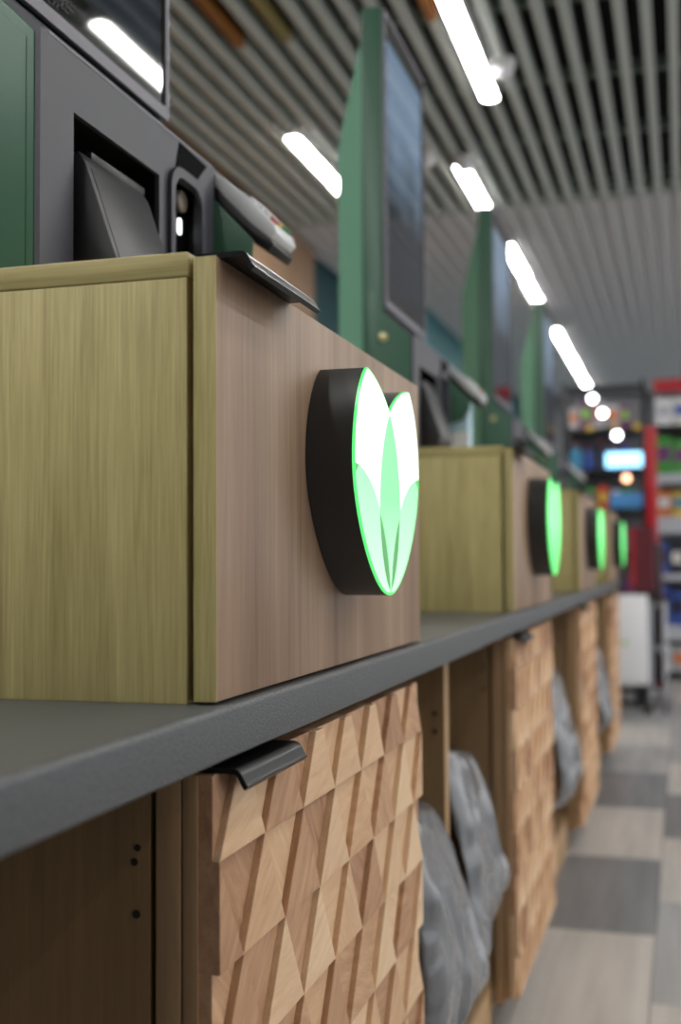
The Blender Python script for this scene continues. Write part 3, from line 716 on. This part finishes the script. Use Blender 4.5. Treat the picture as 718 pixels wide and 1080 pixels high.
def terminal(k):
    dy = PITCH * k; y0 = KY + KW + 0.0065 + dy; y1 = y0 + 0.078
    lab = ['light grey card payment terminal with coloured keys on the nearest kiosk', 'card payment terminal on the second kiosk, blurred', 'card payment terminal on the third kiosk, blurred', 'card payment terminal on the farthest kiosk'][k]
    O = Vector((-0.5885, 0, 1.4955)); d = Vector((0.0935, 0, -0.0865)).normalized(); nrm = Vector((-d.z, 0, d.x))
    t = thing('payment_terminal', (-0.54, (y0 + y1) / 2, 1.40), lab, 'card terminal', 'payment terminals')
    def P2(s, h): p = O + d * s + nrm * h; return (p.x, p.z)
    v, f = prism([P2(0, 0), P2(0.06, 0.004), P2(0.118, 0.0), P2(0.129, -0.006), P2(0.129, -0.018), P2(0.09, -0.0195), P2(0, -0.0135)], 'Y', y0, y1); mesh('body', v, f, 'termgrey', t, bevel=0.0025)
    v, f = prism([P2(0.004, -0.0135), P2(0.09, -0.0195), P2(0.130, -0.0175), P2(0.136, -0.021), P2(0.136, -0.032), P2(0.09, -0.038), P2(0.004, -0.036)], 'Y', y0 - 0.001, y1 + 0.001); mesh('holder', v, f, 'blackplastic', t, bevel=0.0015)
    v, f = prism([P2(0.012, 0.0012), P2(0.050, 0.0038), P2(0.050, 0.0052), P2(0.012, 0.0026)], 'Y', y0 + 0.012, y1 - 0.012); mesh('display', v, f, 'glass', t)
    for r in range(4):
        for c in range(4):
            s0 = 0.064 + r * 0.0135; yy = y0 + 0.008 + c * 0.016; hh = 0.0034 - r * 0.0008
            m = 'keywhite'
            if r == 3: m = ('keyred', 'keyyellow', 'keygreen', 'keygreen')[c]
            v, f = prism([P2(s0, hh - 0.002), P2(s0 + 0.0095, hh - 0.0025), P2(s0 + 0.009, hh + 0.0035), P2(s0 + 0.0005, hh + 0.004)], 'Y', yy, yy + 0.0125); mesh('key', v, f, m, t)
    return t

for k in range(4):
    pedestal(k); cabinet(k); leaf_sign(k); kiosk(k); terminal(k)
    if k < 3: bay(k)

PA = [(-0.56, 0.60), (-0.47, 0.632), (-0.40, 0.638), (-0.362, 0.618), (-0.345, 0.54), (-0.330, 0.45), (-0.318, 0.37), (-0.322, 0.30), (-0.345, 0.22), (-0.37, 0.15)]
PAf = [(-0.56, 0.56), (-0.47, 0.575), (-0.42, 0.577), (-0.3928, 0.558), (-0.3615, 0.497), (-0.3272, 0.40), (-0.3057, 0.359), (-0.308, 0.336), (-0.336, 0.303), (-0.3644, 0.215)]
PB = [(-0.58, 0.62), (-0.50, 0.645), (-0.43, 0.648), (-0.395, 0.63), (-0.372, 0.55), (-0.358, 0.47), (-0.345, 0.39), (-0.345, 0.33), (-0.365, 0.25), (-0.385, 0.20)]
PBf = [(-0.58, 0.56), (-0.50, 0.585), (-0.44, 0.590), (-0.4132, 0.571), (-0.3847, 0.495), (-0.3609, 0.40), (-0.3476, 0.354), (-0.3548, 0.315), (-0.3916, 0.284), (-0.4068, 0.258)]
bag('plastic_bag', 1.545, 1.940, PA, PAf, 'grey plastic bag hanging in the bay beside the nearest carved door', 1.3)
bag('plastic_bag', 1.990, 2.410, PB, PBf, 'grey plastic bag hanging right of the pale partition edge', 4.1)
PC = [(-0.58, 0.60), (-0.50, 0.625), (-0.44, 0.625), (-0.41, 0.60), (-0.385, 0.50), (-0.365, 0.42), (-0.352, 0.34), (-0.348, 0.28), (-0.38, 0.23), (-0.41, 0.21)]
bag('plastic_bag', 3.595, 4.00, PC, PC, 'grey plastic bag behind the second carved door, in the next bay', 7.7)
PD = [(-0.58, 0.58), (-0.50, 0.60), (-0.42, 0.60), (-0.385, 0.565), (-0.365, 0.48), (-0.352, 0.40), (-0.342, 0.32), (-0.345, 0.27), (-0.375, 0.235), (-0.40, 0.21)]
bag('plastic_bag', 5.195, 5.605, PD, PD, 'small dark grey plastic bag in the bay before the farthest door', 9.4)

# pale carton on the second box
t = thing('carton', (-0.59, 3.085, 1.2176), 'pale blue and white carton standing on the second checkout box', 'carton')
box('body', -0.64, -0.545, 3.05, 3.115, 1.2176, 1.415, 'paleblue', t, 0.001)
box('label', -0.642, -0.543, 3.0485, 3.0499, 1.23, 1.32, 'white', t)

# ================================================================== BACKGROUND
def product(x0, x1, y0, y1, z0, z1, mi, label, bottle=False):
    o = thing('product_bottle' if bottle else 'product_box', ((x0 + x1) / 2, (y0 + y1) / 2, z0), label, 'bottle' if bottle else 'box', 'products on the far shelves')
    cx, cy, r = (x0 + x1) / 2, (y0 + y1) / 2, (x1 - x0) / 2
    if bottle:
        hh = z1 - z0
        v, f = lathe((cx, cy, z0), (0, 0, 1), [(0, r * 0.95), (hh * 0.62, r), (hh * 0.75, r * 0.75), (hh * 0.84, r * 0.36), (hh * 0.93, r * 0.34)], 10); mesh('body', v, f, 'prod%d' % mi, o, smooth=True)
        v, f = lathe((cx, cy, z0 + hh * 0.93), (0, 0, 1), [(0, r * 0.4), (hh * 0.07, r * 0.4)], 10); mesh('cap', v, f, 'red', o)
    else:
        box('body', x0, x1, y0, y1, z0, z1, 'prod%d' % mi, o, 0.003, seg=1)
        box('label', x0 + 0.012, x1 - 0.012, y0 - 0.0012, y0 - 0.0002, z0 + (z1 - z0) * 0.35, z0 + (z1 - z0) * 0.75, 'prod%d' % ((mi + 4) % 12), o)
rp_ = random.Random(21)
# gondola at the right edge
gx0, gx1, gy0, gy1 = -0.225, 0.42, 9.9, 10.4
t = thing('gondola_shelf', ((gx0 + gx1) / 2, 10.15, 0), 'white product shelving with black base at the right edge', 'shelf')
box('base', gx0, gx1, gy0 + 0.0, gy1, 0.0, 0.06, 'blacksteel', t); box('base_recess', gx0 + 0.02, gx1, gy0 + 0.08, gy1, 0.20, 0.42, 'blacksteel', t)
box('upright', gx0, gx0 + 0.03, gy1 - 0.10, gy1, 0.06, 2.45, 'shelfwhite', t); box('upright', gx1 - 0.03, gx1, gy1 - 0.10, gy1, 0.06, 2.45, 'shelfwhite', t)
box('back_panel', gx0 + 0.03, gx1 - 0.03, gy1 - 0.03, gy1, 0.06, 2.45, 'greywall', t)
box('header', gx0, gx1, gy0 + 0.02, gy0 + 0.05, 2.36, 2.46, 'red', t)
box('header_arm', gx0, gx0 + 0.03, gy0 + 0.05, gy1, 2.40, 2.43, 'shelfwhite', t)
levels = [(0.06, 0.02, [7, 11, 7]), (0.44, 0.12, [5, 5, 0]), (0.86, 0.05, [5, 9, 8]), (1.33, 0.14, [3, 4, 10, 1]), (1.68, 0.08, [2, 2, 3]), (2.08, 0.03, [7, 1, 11])]
lname = ['bottom', 'second lowest', 'third lowest', 'fourth lowest', 'fifth', 'top']
for li, (z, th, cols) in enumerate(levels):
    if li:
        sh = box('shelf', gx0, gx1, gy0, gy1 - 0.03, z - 0.03, z, 'shelfwhite' if li < 5 else 'blacksteel', t)
        box('price_rail', gx0, gx1, gy0 - 0.012, gy0, z - th, z, 'shelfwhite' if li < 5 else 'blacksteel', sh)
    x = gx0 + 0.012; c = 0
    nz = levels[li + 1][0] - levels[li + 1][1] if li < 5 else 2.36
    while x < gx1 - 0.13:
        wd = rp_.uniform(0.085, 0.14); mi = cols[c % len(cols)] if c < 4 else rp_.randrange(12)
        zt = z + min((nz - z) * rp_.uniform(0.72, 0.9), 0.34)
        product(x, x + wd, gy0 + 0.02, gy0 + 0.22, z, zt, mi, '%s box, %s from the left on the %s shelf of the white shelving' % (COLNAME[mi], ORDN[c], lname[li])); x += wd + 0.012; c += 1
# black rack left of it
rx0, rx1, ry0, ry1 = -0.90, -0.27, 9.2, 9.65
t = thing('display_rack', ((rx0 + rx1) / 2, 9.4, 0), 'tall black steel display rack beyond the end of the counter', 'rack')
for x in (rx0, rx1 - 0.035):
    for y in (ry0, ry1 - 0.03): box('post', x, x + 0.035, y, y + 0.03, 0, 2.36, 'blacksteel', t, 0.002)
box('top_bar', rx0 + 0.035, rx1 - 0.035, ry0, ry0 + 0.03, 2.28, 2.33, 'blacksteel', t)
box('back_panel', rx0 + 0.035, rx1 - 0.035, ry1 - 0.012, ry1 - 0.002, 0.1, 2.27, 'greywall', t)
rl = [0.25, 0.62, 1.02, 1.36, 1.68, 2.0]
for i, z in enumerate(rl):
    sh = box('shelf', rx0 + 0.0351, rx1 - 0.0351, ry0 + 0.002, ry1 - 0.013, z - 0.025, z, 'blacksteel', t)
    x = rx0 + 0.05; c = 0
    nz = rl[i + 1] - 0.05 if i < 5 else 2.26
    while x < rx1 - 0.15:
        wd = rp_.uniform(0.07, 0.10)
        mi = [[9, 9, 6], [9, 6, 9], [6, 9, 5], [9, 2, 0, 9], [8, 5, 9, 11], [11, 6, 11, 4]][i][c % 3]
        product(x, x + wd, ry0 + 0.03, ry0 + 0.03 + wd, z, z + (nz - z) * rp_.uniform(0.6, 0.85), mi, '%s packaged product, %s from the left on rack shelf %s' % (COLNAME[mi], ORDN[c], ['one from the floor', 'two from the floor', 'three from the floor', 'behind the blue panel', 'behind the lit strip', 'at the top'][i]), bottle=(i in (1, 2, 4)))
        x += wd + 0.012; c += 1
    for x in (-0.72, -0.52, -0.36):
        if i == 5: box('price_tag', x, x + 0.05, ry0 - 0.004, ry0 + 0.001, z - 0.02, z + 0.02, 'prod4', sh)
o = box('light_box', -0.57, -0.30, 9.165, 9.19, 1.69, 1.80, 'cyanlight', None, 0.004); tag(o, 'glowing pale cyan light box hung on the black rack', 'light box')
o = box('blue_panel', -0.54, -0.30, 9.165, 9.19, 1.375, 1.49, 'bluepanel', None, 0.004); tag(o, 'blue header panel lower on the black rack', 'panel')
for (x, z, m, lab) in ((-0.586, 2.104, 'spot', 'upper round white spot lamp clipped to the black rack'), (-0.481, 1.93, 'spot', 'lower round white spot lamp clipped to the black rack'), (-0.415, 1.60, 'spotwarm', 'round warm orange spot lamp clipped to the black rack'), (-0.66, 2.22, 'spot', 'topmost round white spot lamp near the end of lamp row')):  # glow of distant ceiling lamps, added here as lamps on the rack
    s = thing('spot_lamp', (x, 9.18, z), lab, 'lamp', 'round spot lamps on the rack')
    v, f = lathe((x, 9.175, z), (0, -1, 0), [(0, 0.018), (0.03, 0.03), (0.045, 0.034)], 14); mesh('shade', v, f, 'blacksteel', s, smooth=True)
    v, f = lathe((x, 9.129, z), (0, -1, 0), [(0, 0.029), (0.006, 0.026), (0.01, 0.012)], 14); mesh('bulb', v, f, m, s, smooth=True)
    v, f = tube((x, 9.175, z), (x, 9.2, z), 0.006); mesh('clip', v, f, 'blacksteel', s)
# red end cooler between rack and gondola
t = thing('drinks_cooler', (-0.20, 8.9, 0), 'slim red and maroon drinks cooler between rack and white shelving', 'cooler')
box('body', -0.262, -0.16, 8.75, 9.15, 0.0, 1.10, 'maroon', t, 0.006); box('upper_body', -0.262, -0.19, 8.75, 9.15, 1.101, 1.95, 'red', t, 0.006)
box('door', -0.256, -0.166, 8.735, 8.749, 0.10, 1.08, 'blacksteel', t, 0.003); box('base', -0.262, -0.16, 8.76, 9.14, -0.0, 0.0, 'blacksteel', t) if False else None
# dark red jacket-coloured crate stack is part of a display bin near the counter end
t = thing('maroon_bin', (-0.30, 8.33, 0), 'dark maroon display bin standing behind the farthest leaf sign', 'bin')
v, f = multi([boxv(-0.36, -0.20, 8.24, 8.25, 0.76, 1.20), boxv(-0.36, -0.20, 8.43, 8.44, 0.76, 1.20), boxv(-0.36, -0.35, 8.25, 8.43, 0.76, 1.20), boxv(-0.21, -0.20, 8.25, 8.43, 0.76, 1.20), boxv(-0.35, -0.21, 8.25, 8.43, 0.76, 0.77)])
mesh('walls', v, f, 'maroon', t); box('stand', -0.34, -0.22, 8.28, 8.40, 0.0, 0.76, 'blacksteel', t)
box('red_stripe', -0.352, -0.33, 8.233, 8.2395, 0.80, 1.19, 'red', t)
# white stand on dark legs
t = thing('white_stand', (-0.42, 7.75, 0), 'white enamel cabinet on dark metal legs past the counter end', 'cabinet')
box('body', -0.62, -0.236, 7.60, 7.84, 0.19, 0.75, 'white', t, 0.006); box('door', -0.60, -0.25, 7.592, 7.5995, 0.22, 0.73, 'white', t, 0.002)
for x in (-0.615, -0.262):
    for y in (7.61, 7.805): box('leg', x, x + 0.024, y, y + 0.024, 0, 0.1899, 'blacksteel', t)
box('crossbar', -0.591, -0.262, 7.612, 7.63, 0.145, 0.175, 'blacksteel', t); box('crossbar', -0.591, -0.262, 7.612, 7.63, 0.05, 0.08, 'blacksteel', t)
v, f = prism(rrect(-0.385, -0.355, 0.44, 0.465, 0.008), 'Y', 7.5895, 7.5915); mesh('green_sticker', v, f, 'prod10', t)
# chrome cart beside it
t = thing('chrome_cart', (-0.17, 7.9, 0), 'small chrome wire cart beside the white cabinet', 'cart')
for x in (-0.225, -0.13):
    for y in (7.72, 8.10):
        v, f = tube((x, y, 0.055), (x, y, 0.70), 0.009); mesh('post', v, f, 'steel', t, smooth=True)
        v, f = lathe((x - 0.008, y, 0.028), (1, 0, 0), [(0, 0.028), (0.016, 0.028)], 14); mesh('wheel', v, f, 'blacksteel', t)
for z in (0.12, 0.40, 0.68):
    v, f = multi([tube((-0.225, 7.72 + 0.038 * i, z), (-0.13, 7.72 + 0.038 * i, z), 0.003, 6) for i in range(11)] + [tube((-0.225, 7.72, z), (-0.225, 8.10, z), 0.005, 6), tube((-0.13, 7.72, z), (-0.13, 8.10, z), 0.005, 6)])
    mesh('wire_shelf', v, f, 'steel', t)
